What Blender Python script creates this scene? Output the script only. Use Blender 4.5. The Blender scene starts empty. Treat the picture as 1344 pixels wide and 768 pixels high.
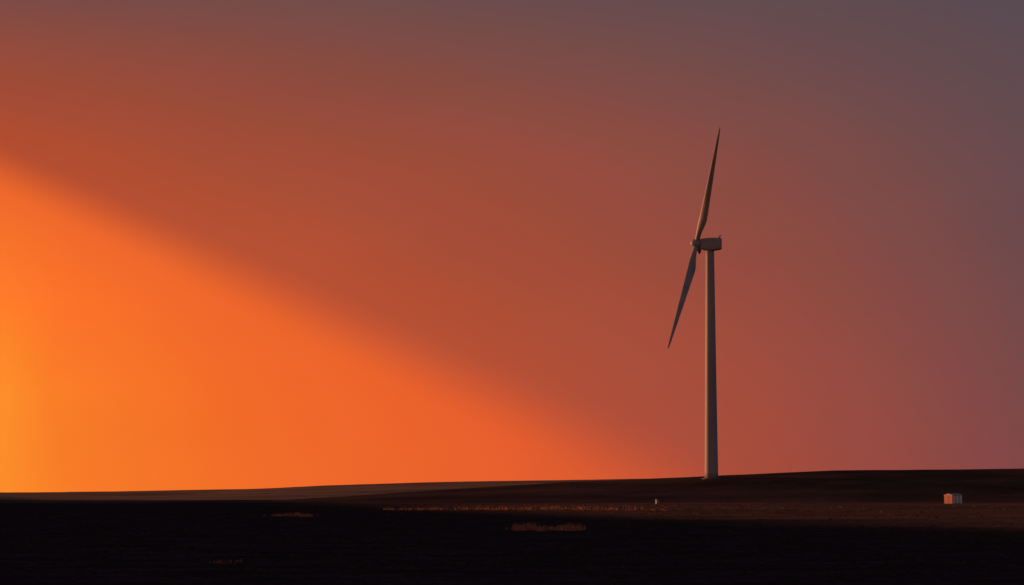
import bpy, math, random
import numpy as np
from mathutils import Vector, Matrix
random.seed(4); rng=np.random.default_rng(4)
S=bpy.context.scene
S.view_settings.view_transform='Standard'; S.view_settings.look='None'
S.view_settings.exposure=0; S.view_settings.gamma=1

def lin(c):
    r=[]
    for v in c:
        v=v/255.0
        r.append(v/12.92 if v<=0.04045 else ((v+0.055)/1.055)**2.4)
    return (r[0],r[1],r[2],1)

# ------------------------------------------------------------------ sky
SUN_EL=4.5; SUN_AZ=-60.0      # azimuth measured from +Y, negative = left
W=bpy.data.worlds.new("World"); S.world=W; W.use_nodes=True
nt=W.node_tree; nt.nodes.clear(); N=nt.nodes; L=nt.links
out=N.new('ShaderNodeOutputWorld'); bg=N.new('ShaderNodeBackground'); L.new(bg.outputs[0],out.inputs[0])
tc=N.new('ShaderNodeTexCoord'); sep=N.new('ShaderNodeSeparateXYZ'); L.new(tc.outputs['Generated'],sep.inputs[0])
def M(op,a,b=None,c=None):
    n=N.new('ShaderNodeMath'); n.operation=op
    for i,v in enumerate((a,b,c)):
        if v is None: continue
        if isinstance(v,(int,float)): n.inputs[i].default_value=v
        else: L.new(v,n.inputs[i])
    return n.outputs[0]
def MR(v,a,b,lo=0.,hi=1.,smooth=False):
    n=N.new('ShaderNodeMapRange'); n.interpolation_type='SMOOTHSTEP' if smooth else 'LINEAR'
    n.clamp=True
    L.new(v,n.inputs['Value'])
    for k,x in (('From Min',a),('From Max',b),('To Min',lo),('To Max',hi)):
        if isinstance(x,(int,float)): n.inputs[k].default_value=x
        else: L.new(x,n.inputs[k])
    return n.outputs['Result']
def MIX(f,a,b,mode='MIX'):
    n=N.new('ShaderNodeMix'); n.data_type='RGBA'; n.blend_type=mode
    if isinstance(f,(int,float)): n.inputs[0].default_value=f
    else: L.new(f,n.inputs[0])
    for s,v in ((n.inputs[6],a),(n.inputs[7],b)):
        if isinstance(v,tuple): s.default_value=v
        else: L.new(v,s)
    return n.outputs[2]
az=M('MULTIPLY',M('ARCTAN2',sep.outputs[0],sep.outputs[1]),180/math.pi)
el=M('MULTIPLY',M('ARCSINE',sep.outputs[2]),180/math.pi)
fa=MR(az,-20,20)
def ramp(pts):
    n=N.new('ShaderNodeValToRGB'); L.new(fa,n.inputs[0]); n.color_ramp.interpolation='LINEAR'
    e=n.color_ramp.elements
    while len(e)<len(pts): e.new(0.5)
    for i,(p,c) in enumerate(pts):
        e[i].position=(p+20)/40; e[i].color=lin(c)
    return n.outputs[0]
def rows(rs):
    c=ramp(rs[0][1]); e0=rs[0][0]
    for e1,p in rs[1:]:
        c=MIX(MR(el,e0,e1),c,ramp(p)); e0=e1
    return c
A0,A1,A2,A3,A4=-11.96,-6.7,0.0,5.9,11.96
shade=rows([(0.2,[(A0,(214,90,42)),(A2,(186,80,54)),(A3,(168,76,60)),(A4,(130,71,71))]),
 (4.5,[(A0,(210,86,42)),(A1,(193,82,48)),(A2,(171,77,53)),(A3,(152,75,62)),(A4,(115,73,74))]),
 (8.1,[(A0,(180,77,47)),(A1,(163,76,53)),(A2,(151,75,60)),(A3,(130,74,67)),(A4,(102,74,78))]),
 (10.0,[(A0,(154,75,57)),(A1,(144,75,61)),(A2,(128,75,67)),(A4,(94,74,80))]),
 (11.6,[(A0,(122,75,70)),(A1,(117,75,71)),(A2,(107,75,75)),(A4,(88,74,82))]),
 (18,[(A0,(92,76,82)),(A4,(83,74,84))])])
glow=rows([(0.2,[(-20,(255,165,56)),(A0,(255,143,42)),(-10.4,(250,124,40)),(-6,(240,107,41)),(A2,(228,94,45)),(3.3,(208,86,50)),(A3,(178,78,57)),(A4,(130,71,71))]),
 (2.3,[(-20,(255,168,56)),(A0,(255,145,42)),(-10.8,(252,126,40)),(A1,(243,107,40)),(A2,(225,90,44)),(4,(194,82,50)),(A4,(124,72,72))]),
 (4.5,[(-20,(255,142,48)),(A0,(254,123,40)),(-10.4,(249,112,40)),(A1,(238,102,42)),(A2,(216,88,46)),(A4,(120,72,74))]),
 (8.0,[(A0,(233,97,43)),(A2,(196,84,48)),(A4,(110,72,76))])])
edge=M('MINIMUM',M('ADD',M('MULTIPLY',az,-0.435),2.65),8.6)
wid=MR(az,-12,6,0.95,1.9)
lo=M('SUBTRACT',edge,wid)
hi=M('ADD',edge,M('MULTIPLY',wid,0.35))
f=MR(el,lo,hi,1.,0.,True)
col=MIX(f,shade,glow)
dusk=MIX(MR(el,10,70,0.,1.,True),(0.12,0.09,0.11,1),(0.055,0.055,0.08,1))
away=MR(M('ABSOLUTE',M('ADD',az,50)),75,150,0.,1.,True)
up=MR(el,16,40,0.,1.,True)
col=MIX(M('MAXIMUM',away,up),col,dusk)
mp=N.new('ShaderNodeMapping'); mp.inputs['Scale'].default_value=(3,3,9); L.new(tc.outputs['Generated'],mp.inputs[0])
nz=N.new('ShaderNodeTexNoise'); nz.inputs['Scale'].default_value=1.6; nz.inputs['Detail'].default_value=3; L.new(mp.outputs[0],nz.inputs[0])
v=MR(nz.outputs[0],0.3,0.7,0.965,1.035)
cc=N.new('ShaderNodeCombineXYZ'); [L.new(v,cc.inputs[i]) for i in range(3)]
col=MIX(1.0,col,cc.outputs[0],'MULTIPLY')
sky=N.new('ShaderNodeTexSky'); sky.sky_type='NISHITA'; sky.sun_disc=False
sky.sun_elevation=math.radians(SUN_EL); sky.sun_rotation=math.radians(SUN_AZ)
ns=MIX(1.0,sky.outputs[0],(0.0006,0.0006,0.0006,1),'MULTIPLY')
col=MIX(1.0,col,ns,'ADD')
L.new(col,bg.inputs[0]); bg.inputs[1].default_value=1.0

# ------------------------------------------------------------------ sun
sd=bpy.data.lights.new('sun','SUN'); sd.energy=4.2; sd.angle=math.radians(0.5); sd.color=(1,0.38,0.16)
so=bpy.data.objects.new('sun',sd); S.collection.objects.link(so)
a=math.radians(SUN_AZ); e=math.radians(SUN_EL)
tosun=Vector((math.sin(a)*math.cos(e),math.cos(a)*math.cos(e),math.sin(e)))
so.rotation_euler=tosun.to_track_quat('Z','Y').to_euler(); so.location=(-200,100,120)

# ------------------------------------------------------------------ terrain
def sm(x,a,b):
    t=np.clip((x-a)/(b-a),0,1); return t*t*(3-2*t)
_ph=rng.uniform(0,6.28,(40,)); _dir=rng.uniform(0,6.28,(40,))
def wav(x,y,wl,k0,n=8):
    s=0
    for i in range(n):
        d=_dir[k0+i]; w=wl*(0.7+0.08*i)
        s=s+np.sin((x*np.cos(d)+y*np.sin(d))*6.283/w+_ph[k0+i])
    return s/n*1.6
def height(x,y):
    x=np.asarray(x,float); y=np.asarray(y,float)
    z=0.20*wav(x,y,90,0)*sm(y,60,200)+0.05*wav(x,y,22,8)
    z=z+0.45*wav(x,y,210,16)*sm(y,700,900)
    c1=np.interp(x,[-140,-85,-50,-20,20,57,79,117,184,400,900],[0,0.6,2.6,4.6,7.1,8.7,9.7,11.3,12.1,13.5,10])
    prof=sm(y,735,872)*(1-sm(y,885,1120))
    z=z+c1*prof
    c2=np.interp(x,[-1500,-700,-360,-253,-183,-130,-60,15,122,360,900],[2,3,4.0,5.4,6.6,9.2,11.3,12.9,14.3,17,16])
    z=z+c2*sm(y,1150,1720)*(1-sm(y,1750,2600))
    # unseen rise added out of view on the left, shaped to shade the foreground
    yc=[-900,-300,150,386,545,800,1142,1240,1330]
    H=np.interp(y,yc,[20,38,38,35.5,31,26.5,23.5,12,0])
    H=H*(1+0.02*np.sin(y/33.0)+0.015*np.sin(y/14.0+1))
    z=z+H*np.exp(-((x+350)/62.0)**2)
    return z
def axis(segs):
    r=[]
    for a0,b0,n in segs: r+=list(np.linspace(a0,b0,n,endpoint=False))
    r.append(segs[-1][1]); return np.array(r)
xs=axis([(-20000,-2000,12),(-2000,-500,30),(-500,-240,60),(-240,-60,90),(-60,60,200),(60,260,130),(260,700,50),(700,2500,20),(2500,20000,12)])
ys=axis([(-8000,-400,14),(-400,20,30),(20,200,220),(200,420,150),(420,720,110),(720,900,110),(900,1150,40),(1150,1800,80),(1800,2700,40),(2700,6000,20),(6000,30000,16)])
X,Y=np.meshgrid(xs,ys); Z=height(X,Y)
near=(Y>20)&(Y<720)&(np.abs(X)<200)
Z=Z+near*rng.normal(0,0.02,Z.shape)*(1+Y/600)
verts=np.stack([X.ravel(),Y.ravel(),Z.ravel()],1)
nx,ny=len(xs),len(ys)
idx=np.arange(nx*ny).reshape(ny,nx)
F=np.stack([idx[:-1,:-1].ravel(),idx[:-1,1:].ravel(),idx[1:,1:].ravel(),idx[1:,:-1].ravel()],1)
me=bpy.data.meshes.new('ground'); me.from_pydata(verts.tolist(),[],F.tolist()); me.update()
me.polygons.foreach_set('use_smooth',[True]*len(me.polygons))
g=bpy.data.objects.new('ground',me); S.collection.objects.link(g)
# light painted into ground colour: shadowed soil, sunlit stubble, shaded hill, hazy far ridge
xb=np.interp(Y,[60,100,165,220,345,600,990],[110,68,35,22,-6,-40,-95])  # tone boundary laid along the cast-shadow edge to strengthen it
sunlit_stub=sm(X-xb,-12,14+0.05*Y)*(1-sm(Y-0.1*X,735,765))
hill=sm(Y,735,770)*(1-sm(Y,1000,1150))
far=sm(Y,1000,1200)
ca=me.color_attributes.new('light_zones','FLOAT_COLOR','POINT')
ca.data.foreach_set('color',np.stack([sunlit_stub,hill,far,np.ones_like(far)],-1).ravel())

def mat(name):
    m=bpy.data.materials.new(name); m.use_nodes=True; n=m.node_tree
    return m,n,n.nodes,n.links,n.nodes['Principled BSDF']
m,nt2,N2,L2,B=mat('field_soil'); 
B.inputs['Roughness'].default_value=1; B.inputs['Specular IOR Level'].default_value=0.0
at=N2.new('ShaderNodeAttribute'); at.attribute_name='light_zones'
sp=N2.new('ShaderNodeSeparateColor'); L2.new(at.outputs['Color'],sp.inputs[0])
geo=N2.new('ShaderNodeNewGeometry')
def noise(scale,det,sc=(1,1,1),rough=0.6):
    mp=N2.new('ShaderNodeMapping'); mp.inputs['Scale'].default_value=sc; L2.new(geo.outputs['Position'],mp.inputs[0])
    n=N2.new('ShaderNodeTexNoise'); n.inputs['Scale'].default_value=scale; n.inputs['Detail'].default_value=det; n.inputs['Roughness'].default_value=rough
    L2.new(mp.outputs[0],n.inputs[0]); return n.outputs[0]
def mx(f,a,b,mode='MIX'):
    n=N2.new('ShaderNodeMix'); n.data_type='RGBA'; n.blend_type=mode
    if isinstance(f,(int,float)): n.inputs[0].default_value=f
    else: L2.new(f,n.inputs[0])
    for s,v in ((n.inputs[6],a),(n.inputs[7],b)):
        if isinstance(v,tuple): s.default_value=v
        else: L2.new(v,s)
    return n.outputs[2]
def mr2(v,a,b,lo=0.,hi=1.):
    n=N2.new('ShaderNodeMapRange'); L2.new(v,n.inputs[0])
    for i,x in enumerate((a,b,lo,hi)): n.inputs[i+1].default_value=x
    return n.outputs[0]
n_big=noise(0.02,4,(0.5,1.6,1)); n_mid=noise(0.3,5,(0.6,1,1)); n_fine=noise(3,4)
n_row=noise(0.05,4,(0.35,0.6,1),0.55)
soil=mx(mr2(n_mid,0.35,0.65),(0.022,0.018,0.021,1),(0.042,0.032,0.035,1))  # dark soil tone also deepens the foreground shadow
sunlit_stubc=mx(mr2(n_row,0.35,0.65),(0.09,0.048,0.037,1),(0.16,0.088,0.062,1))  # stubble painted paler to read as the sunlit plain
hillc=mx(mr2(n_row,0.35,0.65),(0.045,0.030,0.028,1),(0.10,0.062,0.050,1))  # darker tone stands in for the slope's shade
farc=mx(mr2(n_big,0.4,0.6),(0.20,0.12,0.08,1),(0.34,0.21,0.13,1))  # paler tone stands in for distance haze
c=mx(sp.outputs[0],soil,sunlit_stubc); c=mx(sp.outputs[1],c,hillc); c=mx(sp.outputs[2],c,farc)
k=mr2(n_fine,0.3,0.7,0.5,1.5); cx=N2.new('ShaderNodeCombineXYZ'); [L2.new(k,cx.inputs[i]) for i in range(3)]
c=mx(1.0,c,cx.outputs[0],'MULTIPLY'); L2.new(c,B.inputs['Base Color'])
bp=N2.new('ShaderNodeBump'); bp.inputs['Strength'].default_value=0.7; bp.inputs['Distance'].default_value=0.25
L2.new(n_mid,bp.inputs['Height']); L2.new(bp.outputs[0],B.inputs['Normal'])
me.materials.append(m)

def simple(name,c1,c2,scale,rough=0.5,spec=0.3,stretch=(1,1,1)):
    m,n,NN,LL,B=mat(name)
    g_=NN.new('ShaderNodeTexCoord'); mp=NN.new('ShaderNodeMapping'); mp.inputs['Scale'].default_value=stretch
    t=NN.new('ShaderNodeTexNoise'); t.inputs['Scale'].default_value=scale; t.inputs['Detail'].default_value=5
    r=NN.new('ShaderNodeValToRGB'); r.color_ramp.elements[0].position=0.35; r.color_ramp.elements[1].position=0.65
    r.color_ramp.elements[0].color=(*c1,1); r.color_ramp.elements[1].color=(*c2,1)
    LL.new(g_.outputs['Object'],mp.inputs[0]); LL.new(mp.outputs[0],t.inputs[0]); LL.new(t.outputs[0],r.inputs[0]); LL.new(r.outputs[0],B.inputs['Base Color'])
    B.inputs['Roughness'].default_value=rough; B.inputs['Specular IOR Level'].default_value=spec
    return m
steel=simple('tower_paint',(0.31,0.31,0.32),(0.38,0.38,0.38),0.25,0.6,0.2,(1,1,0.15))
gelcoat=simple('blade_gelcoat',(0.31,0.30,0.31),(0.38,0.37,0.37),0.2,0.5,0.2)
darkm=simple('dark_metal',(0.04,0.04,0.045),(0.07,0.07,0.07),2)
conc=simple('concrete',(0.16,0.15,0.14),(0.22,0.21,0.20),1.5,0.9,0.1)
white=simple('white_panel',(0.72,0.71,0.70),(0.82,0.81,0.80),0.8,0.6,0.2)
redm=simple('sunlit_red_wall',(0.42,0.13,0.08),(0.52,0.17,0.11),0.8,0.7,0.2)  # reddish sunlight on the side wall, painted as its colour
roofm=simple('roof_sheet',(0.25,0.24,0.24),(0.34,0.33,0.33),1,0.6,0.2)
grassm=simple('dry_grass_blades',(0.30,0.13,0.07),(0.55,0.27,0.15),1.2,0.9,0.0)
weedm=simple('dark_weeds',(0.02,0.014,0.012),(0.06,0.035,0.028),0.6,1.0,0.0)

def obj(name,vs,fs,mt,parent=None,smooth=False,auto=None):
    me=bpy.data.meshes.new(name); me.from_pydata([tuple(v) for v in vs],[],fs); me.update()
    import bmesh
    b=bmesh.new(); b.from_mesh(me); bmesh.ops.recalc_face_normals(b,faces=b.faces); b.to_mesh(me); b.free()
    if smooth: me.polygons.foreach_set('use_smooth',[True]*len(me.polygons))
    o=bpy.data.objects.new(name,me); me.materials.append(mt); S.collection.objects.link(o)
    if parent: o.parent=parent
    return o
def loft(rings,cap=True):
    n=len(rings[0]); vs=[p for r in rings for p in r]; fs=[]
    for i in range(len(rings)-1):
        for j in range(n):
            k=(j+1)%n; fs.append((i*n+j,i*n+k,(i+1)*n+k,(i+1)*n+j))
    if cap: fs.append(tuple(range(n))); fs.append(tuple(range((len(rings)-1)*n,len(rings)*n)))
    return vs,fs
def circ(r,z,n=48): return [(r*math.cos(2*math.pi*i/n),r*math.sin(2*math.pi*i/n),z) for i in range(n)]
def box(name,c,s,mt,parent,bev=0.0,rot=None):
    x,y,z=[q/2 for q in s]
    vs=[(i*x,j*y,k*z) for k in(-1,1) for j in(-1,1) for i in(-1,1)]
    fs=[(0,1,3,2),(4,5,7,6),(0,1,5,4),(2,3,7,6),(0,2,6,4),(1,3,7,5)]
    o=obj(name,vs,fs,mt,parent); o.location=c
    if rot: o.rotation_euler=rot
    if bev:
        b=o.modifiers.new('bevel','BEVEL'); b.width=bev; b.segments=3
    return o

# ------------------------------------------------------------------ wind turbine
TX,TY=69.6,846.0; TZ=float(height(TX,TY))
tur=bpy.data.objects.new('wind_turbine',None); S.collection.objects.link(tur); tur.location=(TX,TY,TZ)
TOP=88.2-TZ
obj('foundation',*loft([circ(3.4,-0.8,32),circ(3.4,0.06,32),circ(2.9,0.2,32)]),conc,tur)
rings=[]
for i in range(41):
    t=i/40; r=2.38+(1.47-2.38)*t**0.92
    rings.append(circ(r,0.15+(TOP-0.15)*t))
obj('tower',*loft(rings),steel,tur,True)
for i,t in enumerate((0.27,0.55,0.8)):
    r=2.38+(1.47-2.38)*t**0.92; z=0.2+(TOP-0.2)*t
    obj('flange_%d'%(i+1),*loft([circ(r+0.02,z-0.06),circ(r+0.02,z+0.06)]),steel,tur)
box('door',(-0.9,2.2,1.6),(0.9,0.4,2.1),darkm,tur,0.03)
obj('yaw_bearing',*loft([circ(1.6,TOP-0.02),circ(1.6,TOP+0.35)]),darkm,tur)

v=Vector((-0.10,-0.995,0)).normalized()
t_=0.235; u=Vector((t_,0,math.sqrt(1-t_*t_))); u=(u-u.dot(v)*v).normalized()
n=v.cross(u).normalized()
if n.x>0: n=-n              # rotor axis, pointing upwind (left)
hub=Vector((64.9-TX,0.0,90.6-TZ))
ax=Vector((n.x,n.y,0)).normalized(); ax=Vector((ax.x,ax.y,0.03)).normalized()
side=Vector((-ax.y,ax.x,0)).normalized(); upv=ax.cross(side)
if upv.z<0: upv=-upv
def rr(w,h,cz,o,p=0.75):
    pts=[]
    for i in range(40):
        a=2*math.pi*i/40; ca,sa=math.cos(a),math.sin(a)
        x=math.copysign(abs(ca)**(1-p+0.12),ca)*w/2; z=math.copysign(abs(sa)**(1-p+0.12),sa)*h/2
        pts.append(o+side*x+upv*(z+cz))
    return pts
secs=[(0,2.7,3.0,0.0),(-0.3,3.2,3.5,-0.05),(-1.1,3.6,4.1,-0.1),(-2.6,3.8,4.5,-0.12),(-4.8,3.8,4.6,-0.02),(-6.8,3.7,4.2,0.14),(-7.5,3.5,3.9,0.2),(-7.7,3.2,3.5,0.2)]
o0=Vector((-3.55,0,hub.z-0.1))
nac=obj('nacelle',*loft([rr(w,h,cz,o0+ax*s) for s,w,h,cz in secs]),gelcoat,tur,True)
box('wind_vane_mast',o0-ax*7.1+upv*2.6,(0.12,0.12,1.0),darkm,tur)
box('wind_vane',o0-ax*7.1+upv*3.1,(0.7,0.1,0.25),darkm,tur)
box('roof_cooler',o0-ax*6.6+upv*2.3,(0.9,2.6,0.6),gelcoat,tur,0.08)
def ring_ax(c,r,k=32):
    return [c+(u*math.cos(2*math.pi*i/k)+v*math.sin(2*math.pi*i/k))*r for i in range(k)]
sp_=[(2.15,0.12),(2.08,0.55),(1.85,1.0),(1.35,1.45),(0.6,1.78),(-0.2,1.9),(-0.9,1.85),(-1.25,1.7)]
obj('spinner',*loft([ring_ax(hub+n*s,r) for s,r in sp_]),gelcoat,tur,True)
obj('main_shaft_collar',*loft([ring_ax(hub-n*1.2,1.4),ring_ax(hub-n*2.3,1.35)]),darkm,tur)
R=45.3
def blade(theta,name):
    d=(u*math.cos(theta)+v*math.sin(theta)).normalized()
    tang=d.cross(n).normalized()
    rings=[]
    for i in range(49):
        t=i/48; s=1.1+(R-1.1)*t
        ch=np.interp(t,[0,0.04,0.08,0.12,0.16,0.20,0.25,0.32,0.4,0.6,0.8,0.93,0.98,1.0],[1.7,1.75,2.1,2.65,3.1,3.22,3.1,2.8,2.45,1.75,1.12,0.70,0.42,0.08])
        th=np.interp(t,[0,0.04,0.10,0.18,0.3,0.6,1.0],[1.7,1.7,1.45,1.05,0.7,0.3,0.03])
        tw=math.radians(np.interp(t,[0,0.2,0.5,1.0],[38,30,18,12]))
        cd=(-n*math.cos(tw)+tang*math.sin(tw)).normalized()   # towards trailing edge
        td=d.cross(cd).normalized()
        off=np.interp(t,[0,0.04,0.2,1],[0.5,0.5,0.30,0.35])
        c0=hub+d*s+n*(0.3*t*t)
        pts=[]
        for k in range(20):
            a=2*math.pi*k/20
            q=(1-math.cos(a))/2     # 0 leading .. 1 trailing
            rd=min(1,max(0,(t-0.03)/0.12))
            prof=math.sin(a)*0.5
            air=math.copysign(1,math.sin(a))*0.5*2.6*(math.sqrt(max(q,0))*(1-q))*0.99
            pts.append(c0+cd*((q-off)*ch)+td*((prof*(1-rd)+air*rd)*th))
        rings.append(pts)
    return obj(name,*loft(rings),gelcoat,tur,True)
th0=math.radians(31.0)
for i in range(3): blade(th0+i*2*math.pi/3,'blade_%d'%(i+1))

# ------------------------------------------------------------------ equipment shed (right, at the foot of the hill)
HX,HY=130.0,715.0; HZ=float(height(HX,HY))
sh=bpy.data.objects.new('equipment_shed',None); S.collection.objects.link(sh); sh.location=(HX,HY,HZ-0.1); sh.rotation_euler=(0,0,math.radians(33))
box('plinth',(0,0,0.1),(4.1,3.7,0.4),conc,sh,0.03)
box('walls',(0,0,1.45),(3.9,3.5,2.5),white,sh,0.03)
box('side_sun_tint',(-1.97,0,1.45),(0.06,3.4,2.4),redm,sh)  # thin sheet carrying the painted sun tint
rv=[(-2.1,-1.9,2.7),(2.1,-1.9,2.7),(2.1,1.9,2.7),(-2.1,1.9,2.7),(-2.1,0,3.2),(2.1,0,3.2)]
obj('roof',rv,[(0,1,5,4),(2,3,4,5),(0,4,3),(1,2,5),(0,3,2,1)],roofm,sh)
for i,x in enumerate((-0.65,0.65)): box('panel_joint_%d'%(i+1),(x,-1.77,1.45),(0.14,0.06,2.4),darkm,sh)
for i,x in enumerate((-1.88,1.88)): box('corner_trim_%d'%(i+1),(x,-1.77,1.45),(0.12,0.07,2.45),roofm,sh)
box('louvre',(-2.02,0.2,1.3),(0.06,0.9,1.7),darkm,sh)

# small utility cabinet in the middle of the field
CX,CY=39.2,655.0; CZ=float(height(CX,CY))
cb=bpy.data.objects.new('utility_cabinet',None); S.collection.objects.link(cb); cb.location=(CX,CY,CZ-0.05); cb.rotation_euler=(0,0,math.radians(30))
box('plinth',(0,0,0.1),(1.0,0.8,0.3),conc,cb)
box('cabinet',(0,0,0.75),(0.8,0.6,1.05),roofm,cb,0.04)
box('cap',(0,0,1.33),(0.92,0.72,0.1),roofm,cb,0.02)
box('door_seam',(0,-0.305,0.75),(0.03,0.02,0.9),darkm,cb)

# ------------------------------------------------------------------ vegetation
def tufts(name,areas,mt):
    vs=[];fs=[]
    for (x0,x1,y0,y1,cnt,h,w,bl,clump) in areas:
        cx=[random.uniform(x0,x1) for _ in range(max(1,int(cnt/clump)))]
        for ccx in cx:
            cy=random.uniform(y0,y1); hh=h*random.uniform(0.5,1.15)
            for _ in range(clump):
                px=ccx+random.gauss(0,w*5); py=cy+random.gauss(0,w*8)
                z=float(height(px,py))-0.03
                for b in range(bl):
                    a=random.uniform(0,6.283); lean=random.uniform(0.05,0.55); H_=hh*random.uniform(0.5,1.1)
                    bx=px+random.gauss(0,w); by=py+random.gauss(0,w); ww=w*0.24
                    p=len(vs); dx,dy=math.cos(a),math.sin(a)
                    vs+= [(bx-dy*ww,by+dx*ww,z),(bx+dy*ww,by-dx*ww,z),
                          (bx+dx*lean*H_*0.4+dy*ww*.8,by+dy*lean*H_*0.4-dx*ww*.8,z+H_*0.6),(bx+dx*lean*H_*0.4-dy*ww*.8,by+dy*lean*H_*0.4+dx*ww*.8,z+H_*0.6),
                          (bx+dx*lean*H_,by+dy*lean*H_,z+H_)]
                    fs+=[(p,p+1,p+2,p+3),(p+3,p+2,p+4)]
    me=bpy.data.meshes.new(name); me.from_pydata(vs,[],fs); me.update(); me.materials.append(mt)
    o=bpy.data.objects.new(name,me); S.collection.objects.link(o); return o
tufts('dry_grass',[
 (0.0,5.0,168,176,170,0.55,0.07,7,5),
 (-27,-22.5,268,282,110,0.5,0.09,7,5),
 (-11.4,-10.0,88,92,22,0.18,0.03,5,4),
 (-22,26,405,430,460,0.58,0.14,6,4),
 (-10,70,440,640,220,0.35,0.12,4,3),
 (20,120,300,560,150,0.28,0.10,4,3),
],grassm)
tufts('weeds',[(-0.22*d,0.22*d,d,d*1.12,int(90),0.16+0.0006*d,0.05+0.0002*d,5,3) for d in [50,60,72,85,100,118,138,160,190,225,270,320,380]],weedm)

# ------------------------------------------------------------------ camera
cd=bpy.data.cameras.new('camera'); cam=bpy.data.objects.new('camera',cd); S.collection.objects.link(cam)
cd.lens=85; cd.sensor_width=36; cd.clip_start=0.5; cd.clip_end=60000
cam.location=(0,0,2.5); cam.rotation_euler=(math.radians(90+4.79),0,0)
S.camera=cam
